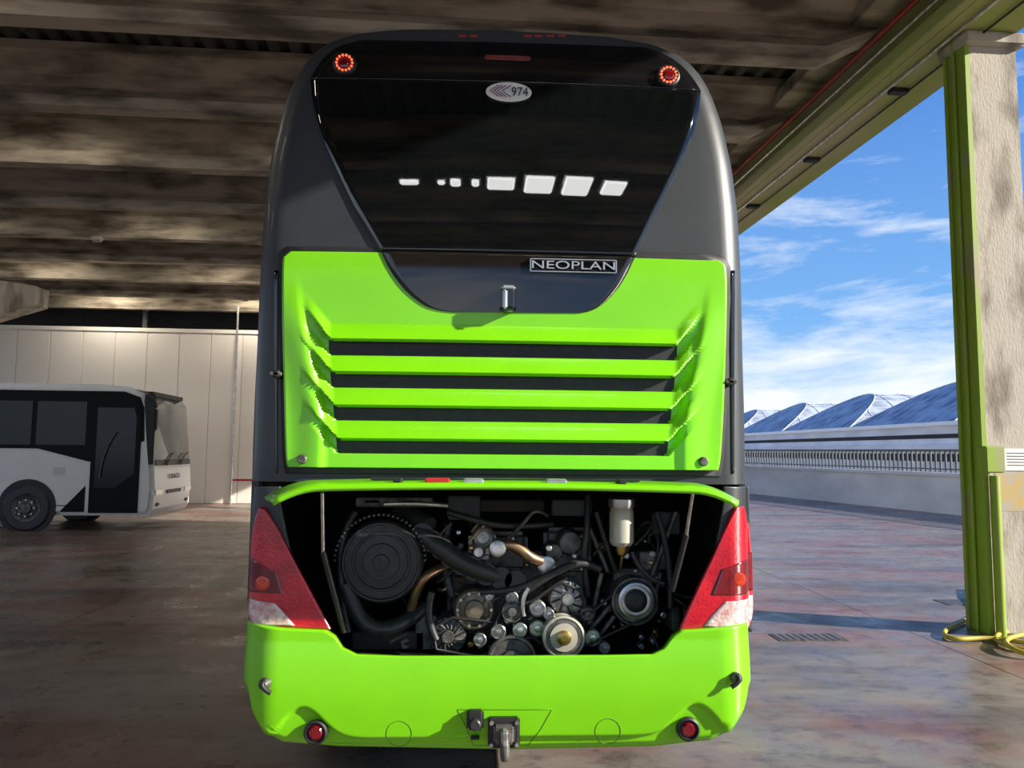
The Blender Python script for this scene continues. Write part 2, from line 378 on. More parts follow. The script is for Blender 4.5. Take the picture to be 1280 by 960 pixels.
for px,py,s in ((334,853,-1),(917,846,1)):
    p=PY(px,py,.0)
    lathe('tow_eye_cover',[(.024,-.14),(.028,.03),(.02,.045)],p,(.3*s,-1,0),CAST,coach,24)
    tube('tow_eye_hook',[p+Vector((s*.0,-.04,.02)),p+Vector((s*.03,-.06,.0)),p+Vector((-s*.03,-.05,-.035))],.011,BLACK,coach)
# ---- engine
def bx(name,px0,py0,px1,py1,Y,d,m,bev=.012):
    a=PY(px0,py0,Y);b=PY(px1,py1,Y); return box(name,(a.x,Y,b.z),(b.x,Y+d,a.z),m,coach,bev)
def hose(name,pts,rpx,m,kind='NURBS',cyc=False):
    Y=pts[0][2]; return tube(name,[PY(*q) for q in pts],rpx/960*(Y-CAM.y),m,coach,cyc,kind)
drum=[(1,-.3),(1,0),(.94,.02),(.9,.02),(.88,.005),(.72,.005),(.7,.016),(.66,.016),(.64,.005),(.45,.008),(.43,.02),(.2,.022),(.18,.035),(.05,.036)]
disc_y('air_filter_drum',477,702,.28,50,drum,RUBBER,coach,60)
for k in range(30):
    a=math.pi*(k/29); c=PY(477,698,.34); q=.232
    box('drum_rib',(c.x+q*math.cos(a)-.005,.27,c.z+q*math.sin(a)-.005),(c.x+q*math.cos(a)+.005,.5,c.z+q*math.sin(a)+.005),CAST,coach)
hose('intake_hose',[(520,662,.35),(545,680,.3),(575,703,.3),(610,718,.32),(650,728,.4)],12,RUBBER)
for k in range(9):
    t=k/8; c=cat([(520,662),(545,680),(575,703),(610,718),(650,728)],.1+.85*t); disc_y('hose_ring',c[0],c[1],.31,13.5,[(1,-.01),(1,.01)],RUBBER,coach,20)
hose('lower_coolant_hose',[(432,730,.3),(445,770,.28),(470,790,.28),(505,780,.35),(530,760,.45)],10,RUBBER)
hose('filter_outlet',[(500,640,.5),(520,650,.4),(535,660,.35)],14,RUBBER)
hose('bronze_pipe',[(556,708,.4),(535,716,.33),(520,735,.33),(513,765,.4)],6,BRONZE)
hose('exhaust_pipe',[(618,688,.4),(632,678,.36),(650,686,.36),(665,700,.36),(690,706,.45)],7,BRONZE)
disc_y('pipe_flange',622,685,.36,10,[(1,0),(1,.02),(.7,.025)],STEEL,coach)
disc_y('pipe_flange',683,706,.4,11,[(1,0),(1,.02),(.7,.025)],STEEL,coach)
bx('engine_block',560,690,735,818,.62,.6,CAST,.03); bx('cylinder_head_left',585,665,660,715,.55,.5,CAST,.03); bx('cylinder_head_right',680,660,740,720,.55,.5,CAST,.03)
bx('turbo_housing',586,664,618,700,.42,.2,ALU,.03); disc_y('turbo_inlet',604,672,.38,14,[(1,-.1),(1,0),(.8,.02),(.6,.0),(.5,-.01)],ALU,coach)
disc_y('turbo_valve',598,690,.38,9,[(1,-.1),(1,0),(.6,.02)],STEEL,coach)
disc_y('cylinder_cap',712,678,.45,16,[(1,-.1),(1,0),(.8,.03),(.3,.035)],CAST,coach)
disc_y('cylinder_cap',692,690,.45,12,[(1,-.1),(1,0),(.8,.03),(.3,.035)],CAST,coach)
disc_y('fan_drive_cover',593,762,.36,25,[(1,-.15),(1,0),(.9,.012),(.78,.012),(.74,0),(.5,.006),(.45,.02),(.2,.024)],mat('bronzed_casting',(.26,.21,.15),.45,.6,var=(.13,.1,.075),scale=15),coach)
for k in range(10):
    a=2*math.pi*k/10; disc_y('cover_bolt',593+21*math.cos(a),762+21*math.sin(a),.345,2,[(1,-.01),(1,.012)],STEEL,coach,8)
def alternator(px,py,r,Y,m):
    disc_y('alternator_body',px,py,Y,r,[(1,-.16),(1,-.02),(.92,0),(.35,.01),(.3,.03),(.12,.03)],m,coach)
    for k in range(16):
        a=2*math.pi*k/16; c=PY(px,py,Y); s=r/960*(Y-CAM.y)
        tube('alternator_fin',[(c.x+.42*s*math.cos(a),Y-.014,c.z+.42*s*math.sin(a)),(c.x+.93*s*math.cos(a+.25),Y-.006,c.z+.93*s*math.sin(a+.25))],.0055,m if k%2 else BLACK,coach,kind='POLY')
alternator(709,748,22,.34,ALU); alternator(560,795,23,.36,CAST)
PUL=[(1,-.05),(1,-.035),(.93,-.03),(.93,-.012),(1,-.008),(1,0),(.9,.003),(.82,-.008),(.45,-.008),(.4,.008),(.15,.01)]
for px,py,r,m in ((672,761,10,STEEL),(672,786,10,STEEL),(650,788,9,STEEL),(623,790,9,STEEL),(640,765,13,CAST),(640,826,30,CAST),(686,768,7,STEEL),(612,745,6,STEEL),(741,798,10,STEEL),(756,810,7,ALU),(640,748,8,ALU),(735,768,9,CAST),(600,800,8,STEEL)):
    disc_y('idler_pulley',px,py,.3,r,PUL,m,coach)
disc_y('clutch_pulley',705,797,.24,26,[(1,-.09),(1,-.06),(.95,-.05),(.95,-.02),(1,-.015),(1,0),(.9,.004),(.86,-.012),(.62,-.01),(.6,.004),(.4,.006)],CREAM,coach)
disc_y('clutch_groove',705,797,.237,21,[(1,-.01),(1,.0),(.9,.002)],CAST,coach)
disc_y('clutch_face',705,797,.233,17,[(1,-.01),(1,.004),(.5,.006)],CREAM,coach)
disc_y('clutch_hub',705,797,.227,9,[(1,-.01),(1,.012),(.6,.02),(.3,.02)],GOLD,coach)
disc_y('ac_compressor',794,752,.3,29,[(1,-.3),(1,-.08),(.95,-.05),(.95,-.02),(1,0),(.92,.003),(.86,-.01)],CAST,coach)
disc_y('ac_clutch',795,751,.285,22,[(1,-.01),(1,.006),(.86,.01),(.8,-.004),(.66,-.004),(.62,.012),(.35,.014),(.3,.028),(.1,.028)],STEEL,coach)
disc_y('ac_clutch_plate',795,751,.275,14,[(1,-.01),(1,.004),(.6,.02),(.4,.02)],BLACK,coach); disc_y('ac_hub',795,751,.262,5,[(1,-.01),(1,.006)],STEEL,coach)
bx('compressor_bracket',768,712,825,735,.42,.2,CAST)
for p0,p1 in (((735,790),(792,722)),((742,805),(768,770)),((752,716),(740,770)),((812,770),(826,716)),((735,655),(760,715)),((815,720),(845,640))):
    hose('bracket_bar',[(*p0,.38),(*p1,.38)],3.2,CAST,'POLY')
c=PY(777,682,.3); k=15/960*4.1
lathe('fuel_filter_can',[(k*.75,0),(k,.02),(k,.175),(k*.9,.2)],c,(0,0,1),CREAM,coach); lathe('fuel_filter_foot',[(k*.3,-.05),(k*.5,-.03),(k*.5,0)],c,(0,0,1),GOLD,coach)
lathe('fuel_filter_head',[(k*1.05,.2),(k*1.1,.215),(k*1.1,.245),(k*.6,.26)],c,(0,0,1),STEEL,coach)
def belt(pts,Y): hose('drive_belt',[(x,y,Y) for x,y in pts],2.2,BLACK,'POLY',True)
belt([(700,728),(726,738),(731,752),(728,800),(716,821),(695,822),(668,797),(650,798),(625,800),(614,790),(632,752),(650,756),(665,752)],.32)
belt([(700,771),(678,790),(680,815),(735,806),(820,765),(818,735),(790,723),(740,765)],.31)
belt([(545,812),(540,785),(565,772),(620,778),(640,800),(600,822)],.33)
for pts,r,m in (([(560,640,.4),(590,650,.35),(640,660,.4),(690,655,.5)],4,RUBBER),([(735,620,.4),(735,660,.35),(728,700,.35),(735,745,.4)],4,RUBBER),
    ([(745,640,.3),(760,690,.3),(770,715,.35)],3,BLACK),([(655,740,.33),(690,715,.3),(730,700,.33),(750,712,.35)],5,RUBBER),([(600,740,.3),(640,740,.3),(680,720,.3),(716,705,.33)],4,RUBBER),
    ([(790,690,.3),(800,720,.28),(830,730,.28)],3,RUBBER),([(445,640,.35),(430,660,.33),(424,720,.3),(435,790,.3)],5,RUBBER),([(540,740,.3),(530,770,.3),(545,800,.3)],5,RUBBER),
    ([(820,640,.3),(840,690,.3),(838,760,.3)],4,BLACK),([(560,655,.45),(550,700,.42),(565,745,.42)],6,RUBBER),([(480,630,.3),(520,628,.3),(560,632,.3)],3,STEEL),([(660,735,.3),(650,750,.3),(655,770,.3)],3,STEEL)):
    hose('engine_hose',pts,r,m)
for k in range(26):
    x=random.uniform(520,850); y=random.uniform(640,800)
    pts=[(x,y,.42)]
    for q in range(3): pts.append((pts[-1][0]+random.uniform(-30,30),pts[-1][1]+random.uniform(-25,30),.42+random.uniform(-.08,.08)))
    hose('cable',pts,random.uniform(1,2.3),random.choice([BLACK,RUBBER,RUBBER,CAST,BRONZE]))
for k in range(90):
    x=random.uniform(570,830); y=random.uniform(665,812)
    disc_y('bolt_head',x,y,random.uniform(.36,.5),random.uniform(1.5,4.5),[(1,-.05),(1,.01),(.6,.014)],random.choice([STEEL,ALU,CAST,STEEL,GOLD]),coach,8)
for (x0,y0,x1,y1,m) in ((445,622,540,634,CAST),(815,640,850,668,BLACK),(800,690,835,712,CAST),(820,655,832,662,REDI),(560,620,600,650,BLACK),(690,625,740,645,BLACK),(600,625,680,640,BAY),(440,790,530,812,BLACK),(520,770,545,812,CAST),(455,624,475,630,ALU),(505,624,530,630,ALU),(840,760,850,790,CAST)):
    bx('engine_box',x0,y0,x1,y1,.4,.25,m,.006)
for a,b,c2,d in (((403,616),(404,690),(410,690),(430,790)),((866,616),(858,668),(856,668),(840,738))):
    tube('gas_strut_rod',[PY(*a,-.1),PY(*b,.0)],.009,STEEL,coach,kind='POLY'); tube('gas_strut_body',[PY(*b,.0),PY(*d,.1)],.015,BLACK,coach,kind='POLY')
for k,px in enumerate((578,592,660,673,688,702)):
    p=PS(px,46,.0); box('roof_mark',(p.x-.022,p.y-.008,p.z-.002),(p.x+.022,p.y+.03,p.z+.008),REDI,coach,.003)
# =====================================================  WHITE COACH (local frame: front at +x, near side y=0)
wc=empty('coach_bus.001')
n0=PZ(178,664,0)
prof=[(-10,.32),(-10,3.0),(-9.8,3.08),(-1,3.1),(-.45,3.06),(-.12,2.93),(.0,2.72),(.1,1.7),(.15,1.3),(.18,.9),(.15,.45),(.08,.32)]
bm=bmesh.new(); v0=[bm.verts.new((x,0,z)) for x,z in prof]; f=bm.faces.new(v0); e=bmesh.ops.extrude_face_region(bm,geom=[f]); bmesh.ops.translate(bm,verts=[v for v in e['geom'] if isinstance(v,bmesh.types.BMVert)],vec=(0,2.5,0))
bmesh.ops.recalc_face_normals(bm,faces=bm.faces)
eds=[e for e in bm.edges if abs(e.verts[0].co.y-e.verts[1].co.y)<.01]
bmesh.ops.bevel(bm,geom=eds,offset=.09,segments=4,affect='EDGES')
me=bpy.data.meshes.new('body'); bm.to_mesh(me); bm.free(); me.materials.append(WHITEP)
link(bpy.data.objects.new('body',me),wc)
def fpoly(name,pts,y,m,t=.012):
    o=mesh(name,[(x,y,z) for x,z in pts],[tuple(range(len(pts)))],m,wc); fixn(o); md=o.modifiers.new('s','SOLIDIFY'); md.thickness=t; md.offset=0; return o
CG=mat('coach_side_glass',(.008,.009,.010),.12,spec=.3,var=(.004,.005,.005),scale=1.5)
CB=mat('coach_black_band',(.004,.004,.004),.35,spec=.12,var=(.006,.006,.006),scale=2)
fpoly('side_glass_band',[(-9.9,1.72),(-9.9,2.95),(-.5,2.95),(-.17,2.83),(-.08,2.6),(-.05,1.9),(-1.15,1.45),(-2.2,1.72)],-.004,CB)
for x0,x1 in ((-9.8,-8.05),(-7.95,-6.15),(-6.05,-4.25),(-4.15,-2.35),(-2.25,-1.25)): fpoly('side_window',[(x0,1.8),(x0,2.72),(x1,2.72),(x1,1.8)],-.016,CG,.006)
fpoly('door',[(-1.12,.38),(-1.12,2.72),(-.2,2.72),(-.12,2.5),(-.12,.38)],-.012,CB,.02)
fpoly('door_glass',[(-1.02,.9),(-1.02,2.6),(-.28,2.6),(-.22,2.4),(-.22,1.2),(-.6,.9)],-.024,CG,.01)
tube('door_handrail',[(-.9,-.05,1.1),(-.9,-.06,1.6),(-.6,-.05,2.1)],.015,CAST,wc)
box('skirt_line',(-10,-.004,.52),(-1.2,.0,.54),BLACK,wc)
fpoly('skirt_graphic',[(-1.7,.4),(-1.2,.4),(-1.2,.95)],-.006,CB,.006)
for y in(-.0,2.5):
    for x in(-2.35,-7.9):
        s=-1 if y==0 else 1
        lathe('wheel_arch',[(.58,-.02),(.58,.012),(.5,.014)],(x,y,.5),(0,s,0),BLACK,wc)
        lathe('wheel_tyre',[(.3,-.2),(.44,-.2),(.48,-.12),(.48,.02),(.44,.05),(.3,.05),(.27,.0)],(x,y,.48),(0,s,0),RUBBER,wc)
        lathe('wheel_rim',[(.29,.0),(.29,.045),(.2,.01),(.12,.03),(.1,.07),(.04,.07)],(x,y,.48),(0,s,0),CAST,wc)
        for k in range(8):
            a=k*math.pi/4; lathe('wheel_nut',[(.02,0),(.02,.05)],(x+.17*math.cos(a),y+s*.01,.48+.17*math.sin(a)),(0,s,0),STEEL,wc,8)
WS=mat('windscreen_glass',(.10,.115,.115),.04,ior=1.6,var=(.26,.27,.26),scale=.8)  # light grey base colour paints the reflection into the glass
pr=[(-.32,3.0),(-.12,2.93),(0,2.72),(.05,2.2),(.1,1.7),(.135,1.4)]
vs=[];fs=[]
for x,z in pr:
    for y in (.06,.12,2.38,2.44): vs.append((x+(.012 if .1<y<2.4 else -.02),y,z+.006))
for r in range(len(pr)-1):
    for c in range(3): fs.append((r*4+c,r*4+c+1,r*4+c+5,r*4+c+4))
o=mesh('windscreen',vs,fs,WS,wc,True); fixn(o)
box('windscreen_header',(-.3,.3,2.88),(-.02,2.2,2.98),BLACK,wc,.01); box('windscreen_pillar',(-.1,.02,1.4),(.13,.09,2.9),BLACK,wc,.02)
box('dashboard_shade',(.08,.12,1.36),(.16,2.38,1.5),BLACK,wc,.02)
box('grille',(.14,.8,.75),(.195,1.7,.83),BLACK,wc,.005)
text('maker_badge','COACH',(.185,1.25,1.12),.17,CAST,wc,.004,(90,0,90)).scale=(1.2,.9,1)
for y in(.32,2.18): box('headlamp',(.04,y-.24,.72),(.2,y+.24,.88),STEEL,wc,.03); box('fog_lamp',(.08,y-.1,.5),(.18,y+.1,.58),BLACK,wc,.02)
for y in (.7,1.6):
    tube('wiper',[(.2,y,1.38),(.16,y+.3,1.62),(.14,y+.6,1.64)],.02,BLACK,wc)
tube('mirror_arm',[(-.1,.1,2.85),(.14,-.05,2.9),(.2,-.1,2.6)],.022,BLACK,wc); box('mirror',(.14,-.2,2.1),(.24,-.04,2.6),BLACK,wc,.04)
for k,(x,z) in enumerate([(-3.1,1.1),(-3.1,.8),(-1.75,1.25)]): box('service_flap',(x-.12,-.006,z-.08),(x+.12,0,z+.08),BLACK if k<2 else STICK,wc)
box('roof_unit',(-8,.4,3.08),(-5,2.1,3.28),WHITEP,wc,.06)
wc.location=(n0.x,n0.y,0); wc.rotation_euler=(0,0,rad(2))
# =====================================================  BUILDING (rotated 2 deg)
Bq=Matrix.Rotation(rad(2),3,'Z')
pc=PZ(1243,794,0); ORG=Vector((pc.x,pc.y,0))
def bw(u,v,z): return ORG+Bq@Vector((u,v,z))
def bbox(name,a,b,m,parent=None,bev=0):
    o=box(name,a,b,m,parent,bev)
    o.data.transform(Matrix.Translation(ORG)@Bq.to_4x4()); return o
GZ=6.15
FL=bpy.data.materials.new('worn_concrete_floor'); FL.use_nodes=True; nt=FL.node_tree; N=nt.nodes; b=N['Principled BSDF']
tc=N.new('ShaderNodeTexCoord')
def noise(sc,de=8,ro=.6,st=(1,1,1)):
    mp=N.new('ShaderNodeMapping'); mp.inputs['Scale'].default_value=st; nt.links.new(tc.outputs['Object'],mp.inputs[0])
    n=N.new('ShaderNodeTexNoise'); n.inputs['Scale'].default_value=sc; n.inputs['Detail'].default_value=de; n.inputs['Roughness'].default_value=ro; nt.links.new(mp.outputs[0],n.inputs['Vector']); return n
def ramp(src,a,ca,b_,cb):
    r=N.new('ShaderNodeValToRGB'); e=r.color_ramp.elements; e[0].position=a;e[0].color=(*ca,1);e[1].position=b_;e[1].color=(*cb,1); nt.links.new(src,r.inputs[0]); return r
def mix(f,a,b_,mode='MIX'):
    m=N.new('ShaderNodeMix'); m.data_type='RGBA'; m.blend_type=mode
    if isinstance(f,float): m.inputs[0].default_value=f
    else: nt.links.new(f,m.inputs[0])
    nt.links.new(a,m.inputs[6]); nt.links.new(b_,m.inputs[7]); return m.outputs[2]
n1_=noise(.4,9,.65,(1,1.6,1)); n2_=noise(1.6,10,.7); n3_=noise(.6,6,.6,(.5,2,1)); n4_=noise(12,6,.7); n5_=noise(3.5,12,.75,(1,1.4,1))
base_=ramp(n2_.outputs['Fac'],.3,(.17,.142,.122),.7,(.275,.24,.21))
red_=ramp(n4_.outputs['Fac'],.3,(.2,.085,.065),.8,(.27,.13,.105))
c1=mix(ramp(n1_.outputs['Fac'],.47,(0,0,0),.6,(.8,.8,.8)).outputs[0],base_.outputs[0],red_.outputs[0])
st_=ramp(n3_.outputs['Fac'],.36,(.55,.53,.52),.52,(1,1,1))
c2=mix(1.0,c1,st_.outputs[0],'MULTIPLY')
c2=mix(1.0,c2,ramp(n5_.outputs['Fac'],.38,(.62,.6,.6),.5,(1,1,1)).outputs[0],'MULTIPLY')
br=N.new('ShaderNodeTexBrick'); br.offset=0; br.inputs['Scale'].default_value=1; br.inputs['Brick Width'].default_value=4.2; br.inputs['Row Height'].default_value=4.2; br.inputs['Mortar Size'].default_value=.012
br.inputs['Color1'].default_value=(1,1,1,1);br.inputs['Color2'].default_value=(1,1,1,1);br.inputs['Mortar'].default_value=(.35,.33,.32,1); nt.links.new(tc.outputs['Object'],br.inputs['Vector'])
c3=mix(1.0,c2,br.outputs['Color'],'MULTIPLY'); nt.links.new(c3,b.inputs['Base Color'])
ro=ramp(n2_.outputs['Fac'],.35,(.2,.2,.2),.65,(.5,.5,.5)); nt.links.new(ro.outputs[0],b.inputs['Roughness']); b.inputs['Specular IOR Level'].default_value=.35
bp=N.new('ShaderNodeBump'); bp.inputs['Strength'].default_value=.08; bp.inputs['Distance'].default_value=.01; nt.links.new(n4_.outputs['Fac'],bp.inputs['Height']); nt.links.new(bp.outputs[0],b.inputs['Normal'])
fl=mesh('floor',[(-60,-60,0),(60,-60,0),(60,90,0),(-60,90,0)],[(0,1,2,3)],FL)
CU=.24
def column(v0,full=True):
    col=empty('concrete_column')
    a,c=CU-.27,CU+.30
    bbox('shaft',(a,v0,0),(c,v0+.3,GZ-.12),COLC,col,.015)
    bbox('capital',(a-.05,v0-.08,GZ-.14),(c+.06,v0+.4,GZ),COLC,col,.02)
    bbox('green_side_plate',(a-.02,v0+.02,0),(a,v0+.28,GZ-.14),GREEN,col,.004)
    bbox('green_flange_front',(a-.03,v0-.02,0),(a+.03,v0+.03,GZ-.14),GREEN,col,.006)
    bbox('green_flange_rear',(a-.05,v0+.25,0),(a-.0,v0+.30,GZ-.14),GREEN,col,.006)
    tube('conduit',[bw(a-.04,v0+.14,0),bw(a-.04,v0+.14,GZ)],.018,GREEN,col,kind='POLY')
    if full:
        tube('down_pipe',[bw(a+.06,v0-.06,0),bw(a+.06,v0-.06,1.55)],.045,GREEN,col,kind='POLY')
        bbox('junction_box',(a-.09,v0-.16,1.58),(a+.11,v0-.01,1.84),GREEN,col,.012)
        q=CU-.08
        bbox('notice_sheet',(q+.02,v0-.008,1.6),(q+.27,v0-.002,1.82),STICK,col)
        for k in range(5): bbox('notice_text_line',(q+.05,v0-.010,1.65+k*.03),(q+.24,v0-.008,1.657+k*.03),BLACK,col)
        bbox('yellow_paint_band',(a+.11,v0-.003,1.2),(c,v0+.001,1.58),mat('faded_yellow',(.5,.36,.12),.8,var=(.42,.36,.29),scale=6,lo=.42,hi=.6),col)
    return col
column(0); column(11.5,False); column(-11.5,False)
gd=empty('edge_girder')
V0,V1=-16,34
bbox('beam',(-.32,V0,GZ),(.52,V1,GZ+.75),GIRD,gd,.02)
bbox('lower_flange',(-.42,V0,GZ+.0),(-.30,V1,GZ+.16),GIRD,gd,.01)
bbox('ledge',(-.75,V0,GZ+.55),(-.3,V1,GZ+.75),CONC,gd,.01)
bbox('fascia',(.5,V0,GZ+.5),(.8,V1,GZ+1.1),GIRD,gd,.02)
tube('red_pipe',[bw(-.5,V0,GZ+.38),bw(-.5,V1,GZ+.38)],.035,REDP,gd,kind='POLY')
tube('conduit',[bw(-.46,V0,GZ+.22),bw(-.46,V1,GZ+.22)],.02,STEEL,gd,kind='POLY')
tube('conduit',[bw(-.15,V0,GZ-.03),bw(-.15,V1,GZ-.03)],.018,STEEL,gd,kind='POLY')
tube('conduit',[bw(.12,V0,GZ-.03),bw(.12,V1,GZ-.03)],.012,BLACK,gd,kind='POLY')
for v in (-2,1.2,3.4,5.6,8,12,16):
    bbox('bracket',(-.1,v,GZ-.06),(.12,v+.1,GZ),BLACK,gd,.005)
vs=[];fs=[]
sec=[(-.13,0),(.13,0),(.15,.14),(.07,.28),(.07,.52),(.3,.68),(.3,.8),(-.3,.8),(-.3,.68),(-.07,.52),(-.07,.28),(-.15,.14)]
BZ=GZ+.12; UL=-26; pitch=2.2
for k in range(-7,15):
    v=1.0+k*pitch
    b0=len(vs)
    for u,taper in ((UL,0),(-1.1,0),(-.42,.35)):
        for s,h in sec:
            hh=h if h>.4 else max(h,h+taper*(1-h/.5))
            vs.append(bw(u,v+s,BZ+hh))
    n=len(sec)
    for q in range(2):
        for i in range(n):
            j=(i+1)%n; fs.append((b0+q*n+i,b0+q*n+j,b0+(q+1)*n+j,b0+(q+1)*n+i))
    fs.append(tuple(b0+i for i in range(n))); fs.append(tuple(b0+2*n+i for i in range(n)))
o=mesh('ceiling_beams',vs,fs,CONC); fixn(o)
vs=[];fs=[];DZ=BZ+.81; x=UL;i=0
while x<1.0:
    z=DZ+(.0 if (i%4)<2 else .07); vs+= [bw(x,V0,z),bw(x,V1,z)]; x+= .09 if i%2==0 else .05; i+=1
for k in range(i-1): fs.append((2*k,2*k+1,2*k+3,2*k+2))
mesh('ceiling',vs,fs,DECK)
bbox('roof_slab',(UL,V0,DZ+.09),(1.0,V1,DZ+.3),CONC)
for u,v in ((-8.2,5.2),(-9,9.6),(-13,9.6),(-11.5,16),(-7.0,14)):
    l=empty('ceiling_lamp'); bbox('housing',(u,v,BZ-.1),(u+.22,v+.12,BZ+.0),COLC,l,.02); bbox('diffuser',(u+.02,v+.02,BZ-.12),(u+.2,v+.1,BZ-.1),COLC,l,.01)
wl=PZ(150,629,0); vW=(Bq.transposed()@(wl-ORG)).y
cw=empty('wall_back')
u=UL
while u<0:
    bbox('wall_panel',(u+.008,vW,0),(u+1.0,vW+.12,5.55),PANEL,cw,.012); u+=1.0
bbox('upper_dark_wall',(UL,vW+2.0,4.8),(0,vW+2.1,DZ),DARKW,cw)
bbox('cornice',(UL,vW-.03,5.5),(0,vW+.15,5.62),PANEL,cw)
pr=PY(292,500,wl.y-.05); uu=(Bq.transposed()@(pr-ORG)).x
tube('wall_pipe',[bw(uu,vW-.06,0),bw(uu,vW-.06,6.4)],.035,STEEL,cw,kind='POLY')
bbox('red_stripe',(uu,vW-.012,.72),(-6,vW-.004,.78),REDI,cw)
for k in range(3): bbox('far_frame',(UL+5+k*5.2,vW+1.6,4.9),(UL+5.15+k*5.2,vW+1.7,DZ),STEEL,cw)
# added fill lights, hidden between the beams, to brighten the hall
for u in (-7,-11.5,-16):
    for v,en in ((17.5,90),(13.1,34),(8.7,20),(4.3,18),(-.1,22),(-4.5,24)):
        if v<1 and u>-10: continue
        l=empty('added_fill_lamp')
        bbox('housing',(u-.75,v-.16,BZ+.62),(u+.75,v+.16,BZ+.76),STEEL,l,.02)
        ad=bpy.data.lights.new('added_fill_light','AREA'); ad.shape='RECTANGLE'; ad.size=1.4; ad.size_y=.26; ad.energy=en; ad.color=(1,.9,.76)
        ao=bpy.data.objects.new('added_fill_light',ad); ao.location=bw(u,v,BZ+.6); link(ao,l)
lc=empty('concrete_column')
pcx=PY(52,372,13.5); uL=(Bq.transposed()@(pcx-ORG))
u0=uL.x; v0=uL.y; dz=1.0
o=mesh('corbel',[bw(u0-2.2,v0-.3,5.1-dz),bw(u0,v0-.3,BZ-.42-dz),bw(u0,v0-.3,BZ-.02-dz),bw(u0-2.2,v0-.3,BZ-.02-dz+.3),bw(u0-2.2,v0+.3,5.1-dz),bw(u0,v0+.3,BZ-.42-dz),bw(u0,v0+.3,BZ-.02-dz),bw(u0-2.2,v0+.3,BZ-.02-dz+.3)],[(0,1,2,3),(4,5,6,7),(0,1,5,4),(1,2,6,5),(2,3,7,6),(3,0,4,7)],COLC,lc); fixn(o)
bbox('shaft',(u0-2.7,v0-.3,0),(u0-2.1,v0+.3,BZ-.02),COLC,lc,.02)
# =====================================================  OUTSIDE RIGHT
A=PZ(938,617,0);B=PZ(1207,645,0); d=(A-B).normalized(); nrm=Vector((-d.y,d.x,0))
if nrm.x>0: nrm=-nrm
def wallseg(name,P,Q,z0,z1,th,m,parent,off=0):
    P=P-nrm*off;Q=Q-nrm*off
    vs=[P+Vector((0,0,z0)),Q+Vector((0,0,z0)),Q-nrm*th+Vector((0,0,z0)),P-nrm*th+Vector((0,0,z0))]
    vs+= [v+Vector((0,0,z1-z0)) for v in vs]
    o=mesh(name,vs,[(0,1,2,3),(4,5,6,7),(0,1,5,4),(1,2,6,5),(2,3,7,6),(3,0,4,7)],m,parent); fixn(o); return o
P0=B-d*16; P1=A+d*40
pw=empty('parapet_wall')
wallseg('wall',P0,P1,0,1.12,.25,PARA,pw); wallseg('coping',P0,P1,1.12,1.22,.35,PARA,pw,-.05)
FEN=mat('fence_steel',(.16,.18,.19),.5,.4,var=(.1,.12,.13))
fe=empty('metal_fence')
wallseg('top_rail',P0,P1,1.86,1.92,.05,FEN,fe,.3); wallseg('mid_rail',P0,P1,1.3,1.34,.04,FEN,fe,.3)
Lf=(P1-P0).length; n=int(Lf/.2); vs=[];fs=[]
for k in range(n):
    c=P0+d*(k*.2)-nrm*.32; b0=len(vs)
    for z in (1.2,1.9):
        for s,t in ((-.03,-.02),(.03,-.02),(.03,.02),(-.03,.02)): vs.append(c+d*s+nrm*t+Vector((0,0,z)))
    fs+=[(b0,b0+1,b0+5,b0+4),(b0+1,b0+2,b0+6,b0+5),(b0+2,b0+3,b0+7,b0+6),(b0+3,b0,b0+4,b0+7)]
mesh('bars',vs,fs,FEN,fe)
vb=empty('vaulted_warehouse')
Q0=CAM+ray(1195,520)*34; Q1=CAM+ray(965,522)*54
Q0.z=Q1.z=0; dv=(Q1-Q0).normalized(); nv=Vector((dv.y,-dv.x,0))
if nv.x<0: nv=-nv
VA=bpy.data.materials.new('vault_roof_panels'); VA.use_nodes=True; nt=VA.node_tree; N=nt.nodes; b=N['Principled BSDF']; b.inputs['Roughness'].default_value=.7
tc=N.new('ShaderNodeTexCoord'); n_=N.new('ShaderNodeTexNoise'); n_.inputs['Scale'].default_value=.9; n_.inputs['Detail'].default_value=9; nt.links.new(tc.outputs['Object'],n_.inputs['Vector'])
r_=ramp(n_.outputs['Fac'],.38,(.22,.26,.31),.6,(.48,.54,.6)); nt.links.new(r_.outputs[0],b.inputs['Base Color'])
RIB=mat('vault_rib_steel',(.62,.65,.68),.6,var=(.5,.53,.56))
base_z=3.2; sp=9.2; rise=2.3
def vseg(nm,z0,z1,off,th,m):
    P=Q0-dv*20+nv*off;Qq=Q1+dv*60+nv*off
    vs=[P,Qq,Qq+nv*th,P+nv*th]; vs=[v+Vector((0,0,z0)) for v in vs]+[v+Vector((0,0,z1)) for v in vs]
    o=mesh(nm,vs,[(0,1,2,3),(4,5,6,7),(0,1,5,4),(1,2,6,5),(2,3,7,6),(3,0,4,7)],m,vb); fixn(o)
vseg('wall',0,base_z,0,12,PARA); vseg('gutter',base_z-.12,base_z+.06,-.15,.4,WHITEP)
vseg('ribbon_window',2.5,2.7,-.02,.1,DARKW); vseg('sill_band',1.95,2.2,-.35,.4,PARA); vseg('lower_window',1.45,1.8,-.02,.1,DARKW)
NS=24
def vp(i,ns):
    t=-1+2*i/ns; return t*sp/2, rise*(1-abs(t)**2)
